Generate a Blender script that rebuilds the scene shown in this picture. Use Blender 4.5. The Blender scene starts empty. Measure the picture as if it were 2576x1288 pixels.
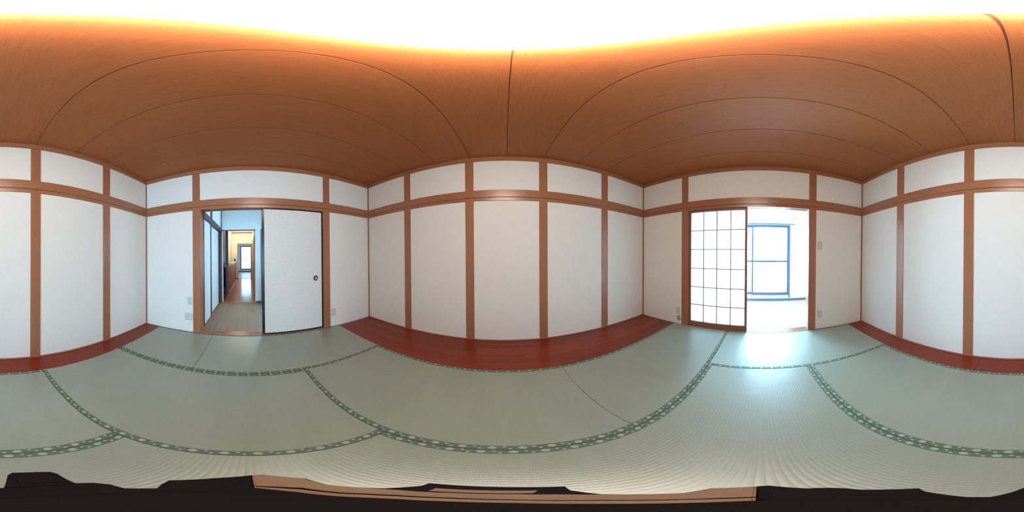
import bpy, bmesh, math, random
from mathutils import Vector, Matrix

random.seed(7)
scene = bpy.context.scene
COL = scene.collection

# ------------------------------------------------------------------ camera
H = 1.1056                                   # lens height above the mats
YAW, PITCH, ROLL = -0.0432003, 0.0048888, 0.0083056
Rm = (Matrix.Rotation(YAW, 3, 'Z') @ Matrix.Rotation(PITCH, 3, 'X') @ Matrix.Rotation(ROLL, 3, 'Y'))
cam_data = bpy.data.cameras.new('camera')
cam_data.type = 'PANO'
try:
    cam_data.panorama_type = 'EQUIRECTANGULAR'
except Exception:
    pass
try:
    cam_data.cycles.panorama_type = 'EQUIRECTANGULAR'
except Exception:
    pass
cam_data.clip_start = 0.01
cam = bpy.data.objects.new('camera', cam_data)
COL.objects.link(cam)
right, up, back = Rm @ Vector((0, -1, 0)), Rm @ Vector((0, 0, 1)), Rm @ Vector((-1, 0, 0))
M = Matrix(((right.x, up.x, back.x), (right.y, up.y, back.y), (right.z, up.z, back.z))).to_4x4()
M.translation = (0, 0, H)
cam.matrix_world = M
scene.camera = cam

# ------------------------------------------------------------------ light and exposure
SKY_COLOR = (0.42, 0.74, 1.0)
SKY_STRENGTH = 44.0
LAMP_COLOR = (1.0, 0.89, 0.76)
LAMP_STRENGTH = 47.0
HALL_LAMP_COLOR = (1.0, 0.92, 0.78)
HALL_LAMP_STRENGTH = 150.0
scene.view_settings.view_transform = 'Standard'
scene.view_settings.look = 'None'
scene.view_settings.exposure = 0.0
scene.view_settings.gamma = 1.0
scene.view_settings.use_curve_mapping = False

world = bpy.data.worlds.new('overcast_sky')
scene.world = world
world.use_nodes = True
bg = world.node_tree.nodes['Background']
bg.inputs['Color'].default_value = (*SKY_COLOR, 1)
bg.inputs['Strength'].default_value = SKY_STRENGTH


def portal(name, loc, rot, sx, sy):
    """light portal in a window opening: guides sky sampling, emits nothing itself"""
    l = bpy.data.lights.new(name, 'AREA')
    l.shape = 'RECTANGLE'
    l.size, l.size_y = sx, sy
    l.cycles.is_portal = True
    o = bpy.data.objects.new(name, l)
    o.location, o.rotation_euler = loc, rot
    COL.objects.link(o)
    return o


# ------------------------------------------------------------------ measures (metres)
A, B, C, D = 2.1116, 1.9068, 2.1633, 1.5374      # camera to left / front / right / back wall
CEIL = 2.405
T = 0.125                                        # wall thickness
YA2 = A + T                                      # far side of the left wall
YC2 = -C - T


# ------------------------------------------------------------------ node helpers
class NT:
    def __init__(self, name):
        self.m = bpy.data.materials.new(name)
        self.m.use_nodes = True
        self.t = self.m.node_tree
        self.t.nodes.clear()
        self.out = self.t.nodes.new('ShaderNodeOutputMaterial')

    def n(self, kind, **kw):
        nd = self.t.nodes.new(kind)
        for k, v in kw.items():
            setattr(nd, k, v)
        return nd

    def l(self, a, b):
        self.t.links.new(a, b)

    def val(self, sock, v):
        if hasattr(v, 'is_output') or isinstance(v, bpy.types.NodeSocket):
            self.l(v, sock)
        else:
            sock.default_value = v

    def math(self, op, a, b=0.0, c=None):
        nd = self.n('ShaderNodeMath', operation=op)
        self.val(nd.inputs[0], a)
        if op not in ('ABSOLUTE', 'SINE', 'FRACT', 'SQRT'):
            self.val(nd.inputs[1], b)
        if c is not None:
            self.val(nd.inputs[2], c)
        return nd.outputs[0]

    def coord(self, kind='Object', scale=(1, 1, 1), rand=0.0):
        tc = self.n('ShaderNodeTexCoord').outputs[kind]
        mp = self.n('ShaderNodeMapping')
        self.l(tc, mp.inputs['Vector'])
        mp.inputs['Scale'].default_value = scale
        if rand:
            oi = self.n('ShaderNodeObjectInfo')
            r = self.math('MULTIPLY', oi.outputs['Random'], rand)
            cb = self.n('ShaderNodeCombineXYZ')
            for i in range(3):
                self.l(r, cb.inputs[i])
            self.l(cb.outputs[0], mp.inputs['Location'])
        return mp.outputs[0]

    def noise(self, vec, scale, detail=3, rough=0.55, dist=0.0):
        nd = self.n('ShaderNodeTexNoise')
        self.l(vec, nd.inputs['Vector'])
        nd.inputs['Scale'].default_value = scale
        nd.inputs['Detail'].default_value = detail
        nd.inputs['Roughness'].default_value = rough
        nd.inputs['Distortion'].default_value = dist
        return nd.outputs['Fac']

    def wave(self, vec, scale, dist=0, detail=2, dscale=1, kind='BANDS', direction='X'):
        nd = self.n('ShaderNodeTexWave', wave_type=kind)
        if kind == 'BANDS':
            nd.bands_direction = direction
        else:
            nd.rings_direction = direction
        self.l(vec, nd.inputs['Vector'])
        nd.inputs['Scale'].default_value = scale
        nd.inputs['Distortion'].default_value = dist
        nd.inputs['Detail'].default_value = detail
        nd.inputs['Detail Scale'].default_value = dscale
        return nd.outputs['Fac']

    def ramp(self, fac, stops):
        nd = self.n('ShaderNodeValToRGB')
        e = nd.color_ramp.elements
        while len(e) < len(stops):
            e.new(0.5)
        for el, (p, c) in zip(e, stops):
            el.position = p
            el.color = (*c, 1)
        self.l(fac, nd.inputs[0])
        return nd.outputs[0]

    def mix(self, fac, a, b, blend='MIX'):
        nd = self.n('ShaderNodeMix', data_type='RGBA', blend_type=blend)
        self.val(nd.inputs[0], fac)
        self.val(nd.inputs[6], a if not isinstance(a, tuple) else (*a, 1))
        self.val(nd.inputs[7], b if not isinstance(b, tuple) else (*b, 1))
        return nd.outputs[2]

    def bump(self, height, strength=0.2, dist=0.001):
        nd = self.n('ShaderNodeBump')
        nd.inputs['Strength'].default_value = strength
        nd.inputs['Distance'].default_value = dist
        self.l(height, nd.inputs['Height'])
        return nd.outputs[0]

    def bsdf(self, color, rough=0.5, spec=0.5, metal=0.0, normal=None, coat=0.0, coat_rough=0.1, **kw):
        p = self.n('ShaderNodeBsdfPrincipled')
        self.val(p.inputs['Base Color'], (*color, 1) if isinstance(color, tuple) else color)
        self.val(p.inputs['Roughness'], rough)
        p.inputs['Specular IOR Level'].default_value = spec
        p.inputs['Metallic'].default_value = metal
        p.inputs['Coat Weight'].default_value = coat
        p.inputs['Coat Roughness'].default_value = coat_rough
        for k, v in kw.items():
            self.val(p.inputs[k], v)
        if normal is not None:
            self.l(normal, p.inputs['Normal'])
        self.l(p.outputs[0], self.out.inputs[0])
        return p


def srgb(r, g, b):
    f = lambda c: (c / 255 / 12.92) if c / 255 <= 0.04045 else ((c / 255 + 0.055) / 1.055) ** 2.4
    return (f(r), f(g), f(b))


def scaled(c, k):
    return tuple(min(1.0, v * k) for v in c)


AX = {'x': (0.06, 1, 1), 'y': (1, 0.06, 1), 'z': (1, 1, 0.06)}


def wood(name, color, axis, rough=0.4, contrast=0.14, tone=0.0, grain=26, spec=0.5, coat=0.0, cathedral=0.0):
    """planed timber, grain along one axis of the piece"""
    t = NT(name)
    v = t.coord('Object', AX[axis], rand=17.0)
    fib = t.noise(v, grain * 6, 3, 0.6)
    bands = t.noise(v, grain * 0.5, 2, 0.5, 0.6)
    f = t.math('ADD', t.math('MULTIPLY', fib, 0.45), t.math('MULTIPLY', bands, 0.55))
    if cathedral:
        w = t.wave(v, cathedral, dist=7, detail=2.5, dscale=0.9, kind='BANDS', direction={'x': 'Y', 'y': 'X', 'z': 'X'}[axis])
        f = t.math('ADD', t.math('MULTIPLY', f, 0.6), t.math('MULTIPLY', w, 0.4))
    col = t.ramp(f, [(0.25, scaled(color, 1 - contrast)), (0.5, color), (0.75, scaled(color, 1 + contrast))])
    if tone:
        oi = t.n('ShaderNodeObjectInfo')
        k = t.math('MULTIPLY_ADD', oi.outputs['Random'], 2 * tone, 1 - tone)
        cb = t.n('ShaderNodeCombineColor')
        for i in range(3):
            t.l(k, cb.inputs[i])
        col = t.mix(1.0, col, cb.outputs[0], 'MULTIPLY')
    t.bsdf(col, rough, spec, normal=t.bump(fib, 0.12, 0.0006), coat=coat)
    return t.m


def plain(name, color, rough=0.5, spec=0.5, metal=0.0, mottling=0.04, scale=60, bump=0.05):
    t = NT(name)
    v = t.coord('Object', rand=11.0)
    f = t.noise(v, scale, 3)
    col = t.ramp(f, [(0.3, scaled(color, 1 - mottling)), (0.7, scaled(color, 1 + mottling))])
    t.bsdf(col, rough, spec, metal, normal=t.bump(f, bump, 0.0005))
    return t.m


# ------------------------------------------------------------------ materials
TRIM = srgb(160, 104, 74)
M_TRIM = {a: wood('trim_timber_' + a, TRIM, a, rough=0.29, contrast=0.10, grain=22) for a in 'xyz'}
FLOORC = srgb(124, 46, 24)
M_BOARD = {a: wood('varnished_floorboard_' + a, FLOORC, a, rough=0.30, contrast=0.12, tone=0.16, grain=18, spec=0.35) for a in 'xy'}
SHOJIC = srgb(140, 90, 76)
M_SHOJI = {a: wood('shoji_timber_' + a, SHOJIC, a, rough=0.45, contrast=0.08) for a in 'xz'}
M_DARKW = {a: wood('dark_hall_timber_' + a, srgb(80, 48, 56), a, rough=0.45, contrast=0.12) for a in 'xyz'}
M_HALLW = {a: wood('hall_trim_timber_' + a, srgb(150, 104, 74), a, rough=0.42, contrast=0.10) for a in 'xyz'}
M_CORR = {a: wood('corridor_timber_' + a, srgb(176, 108, 58), a, rough=0.22, contrast=0.12, tone=0.06, coat=0.4) for a in 'xyz'}
M_VINYL = wood('grey_oak_plank', srgb(141, 114, 96), 'y', rough=0.5, contrast=0.12, tone=0.14, grain=14)
M_SUNFLOOR = wood('white_plank', srgb(228, 226, 220), 'x', rough=0.4, contrast=0.03, tone=0.02)
M_FARFLOOR = wood('pale_plank', srgb(190, 180, 165), 'y', rough=0.35, contrast=0.06, tone=0.04)


def wallpaper(name, color):
    t = NT(name)
    v = t.coord('Object', rand=5.0)
    f = t.noise(v, 190, 4, 0.65)
    g = t.noise(v, 9, 2)
    col = t.ramp(g, [(0.3, scaled(color, 0.985)), (0.7, scaled(color, 1.01))])
    t.bsdf(col, 0.85, 0.2, normal=t.bump(f, 0.18, 0.0012))
    return t.m


M_PANEL = wallpaper('white_textured_wallpaper', srgb(232, 229, 224))
M_PLASTER = wallpaper('white_plaster', srgb(236, 236, 236))
M_CREAM = wallpaper('cream_wallpaper', srgb(245, 238, 220))
M_HALFWALL = wood('half_wall_panel', srgb(168, 104, 54), 'z', rough=0.6, contrast=0.12, spec=0.2)


def fusuma_paper():
    t = NT('fusuma_paper')
    v = t.coord('Object', (0.35, 1, 6.0))
    f = t.noise(v, 55, 4, 0.6)
    col = t.ramp(f, [(0.3, srgb(218, 218, 214)), (0.7, srgb(232, 232, 228))])
    t.bsdf(col, 0.7, 0.3, normal=t.bump(f, 0.25, 0.0012))
    return t.m


M_FUSUMA = fusuma_paper()
M_LACQUER = plain('black_lacquer', (0.012, 0.011, 0.022), 0.25, 0.5, mottling=0.1)
M_GROOVE = plain('dark_joint', srgb(112, 62, 42), 0.8)
M_PLATE = plain('pale_grey_plastic', srgb(196, 197, 194), 0.4, mottling=0.01, bump=0.0)
M_PLATE2 = plain('white_plastic_insert', srgb(210, 211, 208), 0.35, mottling=0.01, bump=0.0)
M_HOLE = plain('dark_socket', (0.03, 0.03, 0.035), 0.5)
M_CARD = plain('green_grey_card', srgb(150, 152, 128), 0.7, mottling=0.08, scale=20)
M_ALU = plain('bronze_aluminium', srgb(84, 92, 112), 0.35, 0.5, 0.3, mottling=0.03)
M_ALU_D = plain('dark_aluminium', srgb(58, 50, 72), 0.35, 0.5, 0.3, mottling=0.03)
M_GREYBASE = plain('grey_vinyl_skirting', srgb(96, 92, 96), 0.6)
M_STEEL = plain('brushed_steel', srgb(170, 172, 170), 0.35, 0.5, 0.7)
M_BLACKP = plain('black_plastic', (0.007, 0.005, 0.006), 0.6, 0.03, mottling=0.15)
M_TAN = plain('lamplit_tripod_tan', srgb(108, 84, 62), 0.5, 0.15, 0.0, mottling=0.10)  # lamplight on the tripod's lit side, put into the colour
M_TATAMI_BASE = plain('rice_straw_board', srgb(120, 110, 80), 0.9)
M_SUBFLOOR = plain('plywood_subfloor', srgb(110, 84, 60), 0.8)


def ceiling_mat():
    t = NT('printed_wood_ceiling_board')
    v = t.coord('Object', (0.13, 1.0, 1.0), rand=23.0)
    w = t.noise(v, 5.0, 4, 0.6, 1.6)
    w = t.math('ABSOLUTE', t.math('SINE', t.math('MULTIPLY', w, 46.0)))
    f2 = t.noise(t.coord('Object', (0.05, 1, 1), rand=9.0), 150, 3)
    g = t.noise(t.coord('Object', (0.3, 1, 1), rand=3.0), 2.2, 2)
    f = t.math('ADD', t.math('MULTIPLY', w, 0.16), t.math('ADD', t.math('MULTIPLY', f2, 0.52), t.math('MULTIPLY', g, 0.32)))
    c = srgb(168, 95, 52)
    col = t.ramp(f, [(0.25, scaled(c, 0.84)), (0.5, c), (0.8, scaled(c, 1.16))])
    t.bsdf(col, 0.55, 0.35, normal=t.bump(f2, 0.06, 0.0005))
    return t.m


M_CEIL = ceiling_mat()


def tatami_mat():
    """woven rush: ribs run along the mat (u), rush stalks lie across it (v); UV in metres"""
    t = NT('woven_rush')
    tc = t.n('ShaderNodeTexCoord')
    sep = t.n('ShaderNodeSeparateXYZ')
    t.l(tc.outputs['UV'], sep.inputs[0])
    u, v = sep.outputs[0], sep.outputs[1]
    pitch = 0.0155
    row = t.math('DIVIDE', v, pitch)
    rib = t.math('ABSOLUTE', t.math('SINE', t.math('MULTIPLY', row, math.pi)))
    par = t.math('MODULO', t.math('FLOOR', row), 2.0)
    uu = t.math('ADD', t.math('DIVIDE', u, 0.0052), t.math('MULTIPLY', par, 0.5))
    st = t.math('ABSOLUTE', t.math('SINE', t.math('MULTIPLY', uu, math.pi)))
    hgt = t.math('ADD', t.math('MULTIPLY', rib, 1.0), t.math('MULTIPLY', st, 0.35))
    mp = t.n('ShaderNodeMapping')
    t.l(tc.outputs['UV'], mp.inputs['Vector'])
    mp.inputs['Scale'].default_value = (1.0, 0.05, 1)
    streak = t.noise(mp.outputs[0], 260, 3, 0.7)
    mp2 = t.n('ShaderNodeMapping')
    t.l(tc.outputs['UV'], mp2.inputs['Vector'])
    mp2.inputs['Scale'].default_value = (1.0, 0.25, 1)
    big = t.noise(mp2.outputs[0], 7, 2)
    fine = t.noise(tc.outputs['UV'], 420, 2)
    f = t.math('ADD', t.math('ADD', t.math('MULTIPLY', streak, 0.4), t.math('MULTIPLY', big, 0.3)), t.math('MULTIPLY', fine, 0.3))
    c = srgb(140, 147, 132)
    col = t.ramp(f, [(0.25, scaled(c, 0.86)), (0.5, c), (0.75, scaled(c, 1.12))])
    shade = t.ramp(rib, [(0.0, (0.88, 0.88, 0.87)), (0.4, (1, 1, 1))])
    col = t.mix(1.0, col, shade, 'MULTIPLY')
    tg = t.n('ShaderNodeTangent', direction_type='UV_MAP')
    t.bsdf(col, 0.34, 1.0, normal=t.bump(hgt, 0.12, 0.0016), coat=0.15, coat_rough=0.36, Anisotropic=0.5, Tangent=tg.outputs[0])
    return t.m


M_TATAMI = tatami_mat()


def heri_mat():
    """green brocade edging woven with one large and two small hexagons to each repeat; UV in metres"""
    t = NT('green_brocade_edging')
    tc = t.n('ShaderNodeTexCoord')
    sep = t.n('ShaderNodeSeparateXYZ')
    t.l(tc.outputs['UV'], sep.inputs[0])
    u, v = sep.outputs[0], sep.outputs[1]
    P = 0.086

    def hexagon(du, v0, r, squash):
        x = t.math('ABSOLUTE', t.math('SUBTRACT', t.math('MODULO', t.math('ADD', u, 8.6 + P * 1.5 - du), P), P / 2))
        y = t.math('ABSOLUTE', t.math('SUBTRACT', v, v0))
        x = t.math('MULTIPLY', x, squash)
        e = t.math('MAXIMUM', t.math('ADD', t.math('MULTIPLY', x, 0.866), t.math('MULTIPLY', y, 0.5)), y)
        return e, t.math('LESS_THAN', e, r)

    e1, big = hexagon(0.0, 0.0155, 0.0098, 0.80)
    _, s1 = hexagon(P / 2 - 0.0085, 0.0225, 0.0046, 0.85)
    _, s2 = hexagon(P / 2 + 0.0085, 0.0095, 0.0046, 0.85)
    ring = t.math('MULTIPLY', t.math('GREATER_THAN', e1, 0.0058), t.math('LESS_THAN', e1, 0.0070))
    m = t.math('MAXIMUM', big, t.math('MAXIMUM', s1, s2))
    m = t.math('SUBTRACT', m, t.math('MULTIPLY', ring, 0.3))
    weave = t.noise(tc.outputs['UV'], 900, 2)
    green = t.ramp(weave, [(0.3, srgb(76, 92, 76)), (0.7, srgb(94, 110, 92))])
    light = t.ramp(weave, [(0.3, srgb(140, 152, 132)), (0.7, srgb(160, 172, 148))])
    col = t.mix(m, green, light)
    t.bsdf(col, 0.55, 0.4, normal=t.bump(weave, 0.2, 0.0004))
    return t.m


M_HERI = heri_mat()


def emitter(name, color, strength):
    t = NT(name)
    e = t.n('ShaderNodeEmission')
    e.inputs[0].default_value = (*color, 1)
    e.inputs[1].default_value = strength
    t.l(e.outputs[0], t.out.inputs[0])
    return t.m


M_LAMP = emitter('lit_lamp_diffuser', LAMP_COLOR, LAMP_STRENGTH)
M_HALL_LAMP = emitter('lit_hall_lamp_diffuser', HALL_LAMP_COLOR, HALL_LAMP_STRENGTH)


def shoji_paper():
    t = NT('shoji_paper')
    v = t.coord('Object')
    f = t.noise(v, 120, 4, 0.7)
    col = t.ramp(f, [(0.3, (0.43, 0.42, 0.40)), (0.7, (0.47, 0.46, 0.44))])
    tr = t.n('ShaderNodeBsdfTranslucent')
    df = t.n('ShaderNodeBsdfDiffuse')
    t.l(col, tr.inputs[0])
    t.l(col, df.inputs[0])
    mx = t.n('ShaderNodeMixShader')
    mx.inputs[0].default_value = 0.3
    t.l(tr.outputs[0], mx.inputs[1])
    t.l(df.outputs[0], mx.inputs[2])
    t.l(mx.outputs[0], t.out.inputs[0])
    return t.m


M_PAPER = shoji_paper()


def glass(name, tint):
    t = NT(name)
    tr = t.n('ShaderNodeBsdfTransparent')
    tr.inputs[0].default_value = (*tint, 1)
    gl = t.n('ShaderNodeBsdfGlossy')
    gl.inputs['Roughness'].default_value = 0.02
    fr = t.n('ShaderNodeFresnel')
    mx = t.n('ShaderNodeMixShader')
    t.l(fr.outputs[0], mx.inputs[0])
    t.l(tr.outputs[0], mx.inputs[1])
    t.l(gl.outputs[0], mx.inputs[2])
    t.l(mx.outputs[0], t.out.inputs[0])
    return t.m


M_GLASS = glass('window_glass', (0.95, 0.97, 0.97))
M_GLASS_DIM = glass('dimming_window_glass', (0.13, 0.12, 0.115))  # dark tint stands in for weaker daylight at the far room window
M_GLASS_HALL = glass('hall_window_glass', (0.33, 0.35, 0.36))  # tint holds back the daylight from the added hall window

# ------------------------------------------------------------------ geometry helpers
WL = {}                                     # world location of each object that has children


def link(name, me, mat, parent=None, loc=(0, 0, 0)):
    o = bpy.data.objects.new(name, me)
    COL.objects.link(o)
    if mat is not None and not me.materials:
        me.materials.append(mat)
    p = WL.get(parent.name, (0, 0, 0)) if parent else (0, 0, 0)
    if parent:
        o.parent = parent
    o.location = (loc[0] - p[0], loc[1] - p[1], loc[2] - p[2])
    WL[o.name] = tuple(loc)
    return o


def empty(name, loc=(0, 0, 0)):
    o = bpy.data.objects.new(name, None)
    o.empty_display_size = 0.1
    COL.objects.link(o)
    o.location = loc
    WL[o.name] = tuple(loc)
    return o


def tag(o, label=None, cat=None, group=None, kind=None):
    if label:
        o['label'] = label
    if cat:
        o['category'] = cat
    if group:
        o['group'] = group
    if kind:
        o['kind'] = kind
    return o


def box_mesh(name, sx, sy, sz, bevel=0.0):
    bm = bmesh.new()
    bmesh.ops.create_cube(bm, size=1.0)
    bmesh.ops.scale(bm, vec=(sx, sy, sz), verts=bm.verts)
    if bevel > 0:
        bmesh.ops.bevel(bm, geom=bm.edges[:], offset=min(bevel, 0.45 * min(sx, sy, sz)), segments=1, affect='EDGES')
    me = bpy.data.meshes.new(name)
    bm.to_mesh(me)
    bm.free()
    return me


def box(name, x, y, z, mat, parent=None, bevel=0.0):
    (x0, x1), (y0, y1), (z0, z1) = sorted(x), sorted(y), sorted(z)
    me = box_mesh(name, x1 - x0, y1 - y0, z1 - z0, bevel)
    return link(name, me, mat, parent, ((x0 + x1) / 2, (y0 + y1) / 2, (z0 + z1) / 2))


def multibox(name, boxes, mat, parent=None, loc=(0, 0, 0)):
    """one solid piece made of several blocks (a wall with an opening, a window frame)"""
    bm = bmesh.new()
    for (x, y, z) in boxes:
        (x0, x1), (y0, y1), (z0, z1) = sorted(x), sorted(y), sorted(z)
        r = bmesh.ops.create_cube(bm, size=1.0)
        bmesh.ops.scale(bm, vec=(x1 - x0, y1 - y0, z1 - z0), verts=r['verts'])
        bmesh.ops.translate(bm, vec=((x0 + x1) / 2 - loc[0], (y0 + y1) / 2 - loc[1], (z0 + z1) / 2 - loc[2]), verts=r['verts'])
    me = bpy.data.meshes.new(name)
    bm.to_mesh(me)
    bm.free()
    return link(name, me, mat, parent, loc)


def prism_x(name, prof, x0, x1, mat, parent=None):
    """profile in (y, z) drawn out along x"""
    bm = bmesh.new()
    xc = (x0 + x1) / 2
    yc = sum(p[0] for p in prof) / len(prof)
    zc = sum(p[1] for p in prof) / len(prof)
    a = [bm.verts.new((x0 - xc, p[0] - yc, p[1] - zc)) for p in prof]
    b = [bm.verts.new((x1 - xc, p[0] - yc, p[1] - zc)) for p in prof]
    bm.faces.new(a)
    bm.faces.new(b[::-1])
    for i in range(len(prof)):
        j = (i + 1) % len(prof)
        bm.faces.new((a[i], b[i], b[j], a[j]))
    bmesh.ops.recalc_face_normals(bm, faces=bm.faces)
    me = bpy.data.meshes.new(name)
    bm.to_mesh(me)
    bm.free()
    return link(name, me, mat, parent, (xc, yc, zc))


def lathe_mesh(name, prof, seg=48, a0=0.0, a1=2 * math.pi, smooth=True):
    """profile (r, z) turned about z; a partial turn is closed at its ends"""
    bm = bmesh.new()
    full = abs(a1 - a0 - 2 * math.pi) < 1e-6
    n = seg if full else seg + 1
    rings = []
    for k in range(n):
        a = a0 + (a1 - a0) * k / seg
        rings.append([bm.verts.new((max(r, 1e-5) * math.cos(a), max(r, 1e-5) * math.sin(a), z)) for r, z in prof])
    for k in range(seg):
        p, q = rings[k], rings[(k + 1) % n]
        for i in range(len(prof) - 1):
            bm.faces.new((p[i], q[i], q[i + 1], p[i + 1]))
    if not full:
        for ring in (rings[0], rings[-1]):
            try:
                bm.faces.new(ring)
            except ValueError:
                pass
    bmesh.ops.remove_doubles(bm, verts=bm.verts, dist=1e-6)
    bmesh.ops.recalc_face_normals(bm, faces=bm.faces)
    me = bpy.data.meshes.new(name)
    bm.to_mesh(me)
    bm.free()
    if smooth:
        for f in me.polygons:
            f.use_smooth = True
        try:
            me.set_sharp_from_angle(angle=math.radians(35))
        except Exception:
            pass
    return me


def tube_mesh(name, p0, p1, r0, r1, seg=16):
    """tapered rod between two points, vertices relative to p0"""
    p0, p1 = Vector(p0), Vector(p1)
    d = p1 - p0
    q = d.to_track_quat('Z', 'Y').to_matrix()
    bm = bmesh.new()
    a = [bm.verts.new(q @ Vector((r0 * math.cos(2 * math.pi * k / seg), r0 * math.sin(2 * math.pi * k / seg), 0))) for k in range(seg)]
    b = [bm.verts.new(d + q @ Vector((r1 * math.cos(2 * math.pi * k / seg), r1 * math.sin(2 * math.pi * k / seg), 0))) for k in range(seg)]
    for k in range(seg):
        j = (k + 1) % seg
        bm.faces.new((a[k], a[j], b[j], b[k]))
    bm.faces.new(a[::-1])
    bm.faces.new(b)
    me = bpy.data.meshes.new(name)
    bm.to_mesh(me)
    bm.free()
    return me


# ------------------------------------------------------------------ the room: floor base and boards
sub = tag(box('floor', (-D - 0.1, B + 0.1), (-C, A), (-0.12, -0.06), M_SUBFLOOR), kind='structure')
TX0, TX1 = -1.285, 1.285
TY0, TY1 = -2.160, 2.110
G = 0.0012
# boards along the front wall: four rows, each of several planks
rows = [(1.2855, 1.388, [-2.16, -0.475, 1.35, 2.11]), (1.388, 1.490, [-2.16, -1.2, 0.72, 2.11]),
        (1.490, 1.592, [-2.16, -0.2, 1.6, 2.11]), (1.592, 1.694, [-2.16, -1.5, 0.3, 2.11]),
        (1.694, 1.796, [-2.16, -0.7, 1.1, 2.11]), (1.796, 1.900, [-2.16, -1.7, 0.1, 2.11])]
for x0, x1, ys in rows:
    for y0, y1 in zip(ys[:-1], ys[1:]):
        box('floorboard', (x0 + 0.0003, x1 - 0.0003), (y0 + 0.0003, y1 - 0.0003), (-0.06, 0.0), M_BOARD['y'], sub, 0.0006)
for y0, y1 in ((-2.16, -0.34), (-0.34, 1.48), (1.48, 2.11)):
    box('floorboard', (-1.532, -1.2865), (y0 + 0.0003, y1 - 0.0003), (-0.06, 0.0), M_BOARD['y'], sub, 0.0006)

# ------------------------------------------------------------------ ceiling boards
ceil = tag(box('ceiling', (-D - 0.1, B + 0.1), (-C - 0.02, A + 0.02), (CEIL + 0.004, CEIL + 0.08), M_GROOVE), kind='structure')
seams = [-C - 0.01, -1.762, -1.330, -0.895, -0.461, -0.027, 0.407, 0.841, 1.275, 1.709, A + 0.01]
for y0, y1 in zip(seams[:-1], seams[1:]):
    box('ceiling_board', (-D - 0.05, B + 0.05), (y0 + 0.0024, y1 - 0.0024), (CEIL, CEIL + 0.004), M_CEIL, ceil, 0.0012)

# ------------------------------------------------------------------ walls
Z_HEAD, Z_RAIL0, Z_RAIL1 = 1.765, 1.808, 1.903
Z_COR = 2.345
PROUD, RAILP, CORP = 0.006, 0.020, 0.020


def strip_spans(lo, hi, posts):
    out, cur = [], lo
    for p0, p1 in sorted(posts):
        out.append((cur, p0))
        cur = p1
    out.append((cur, hi))
    return out


def long_wall(name, sgn, dist, posts, side):
    """front / back wall: no opening; panels framed by posts, head strip, rail and cornice"""
    xin = sgn * dist
    ys = (-C - T, A + T)
    w = tag(box(name, (xin + sgn * 0.006, xin + sgn * (T)), ys, (-0.1, CEIL + 0.05), M_PLASTER), kind='structure')
    X = lambda d0, d1: (xin - sgn * d0, xin - sgn * d1)
    for y0, y1 in strip_spans(-C, A, posts):
        box('wall_panel', X(-0.006, 0.0), (y0, y1), (0.0, Z_HEAD), M_PANEL, w)
        box('wall_panel', X(-0.006, 0.0), (y0, y1), (Z_RAIL0, Z_COR + 0.02), M_PANEL, w)
        box('head_strip', X(-0.006, 0.008), (y0, y1), (Z_HEAD, Z_RAIL0 + 0.01), M_TRIM['y'], w, 0.0008)
    for y0, y1 in posts:
        box('post', X(-0.006, PROUD), (y0, y1), (0.0, Z_COR + 0.02), M_TRIM['z'], w, 0.0015)
    for y0, y1 in ((-C, -C + 0.016), (A - 0.016, A)):
        box('corner_post', X(-0.006, 0.016), (y0, y1), (0.0, Z_COR + 0.02), M_TRIM['z'], w, 0.001)
    box('picture_rail', X(-0.004, RAILP), (-C, A), (Z_RAIL0, Z_RAIL1), M_TRIM['y'], w, 0.0015)
    box('cornice', X(-0.004, CORP), (-C, A), (Z_COR, CEIL), M_TRIM['y'], w, 0.0015)
    box('skirting_strip', X(-0.004, 0.012), (-C, A), (-0.02, 0.010), M_TRIM['y'], w, 0.0012)
    return w


long_wall('wall_front', 1, B, [(1.241, 1.346), (0.366, 0.468), (-0.510, -0.408), (-1.390, -1.282)], 'front')
long_wall('wall_back', -1, D, [(1.230, 1.340), (0.360, 0.460), (-0.522, -0.421), (-1.397, -1.285)], 'back')

OP0, OP1 = -0.650, 1.038                      # door openings


def lintel_profile(y_in, s):
    """head jamb with two door grooves in its underside; y runs away from the room"""
    y = lambda d: y_in + s * d
    z0, z1, zg = Z_HEAD, Z_RAIL0 + 0.01, Z_HEAD + 0.016
    g = [(0.022, 0.050), (0.066, 0.094)]
    pts = [(y(-0.004), z1), (y(-0.004), z0)]
    for a, b in g:
        pts += [(y(a), z0), (y(a), zg), (y(b), zg), (y(b), z0)]
    pts += [(y(T), z0), (y(T), z1)]
    return pts


def sill_profile(y_in, s):
    y = lambda d: y_in + s * d
    z0, z1, zg = -0.06, 0.002, -0.001
    pts = [(y(0.0), z0), (y(0.0), z1)]
    for a, b in [(0.022, 0.050), (0.066, 0.094)]:
        pts += [(y(a), z1), (y(a), zg), (y(b), zg), (y(b), z1)]
    pts += [(y(T), z1), (y(T), z0)]
    return pts


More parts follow.
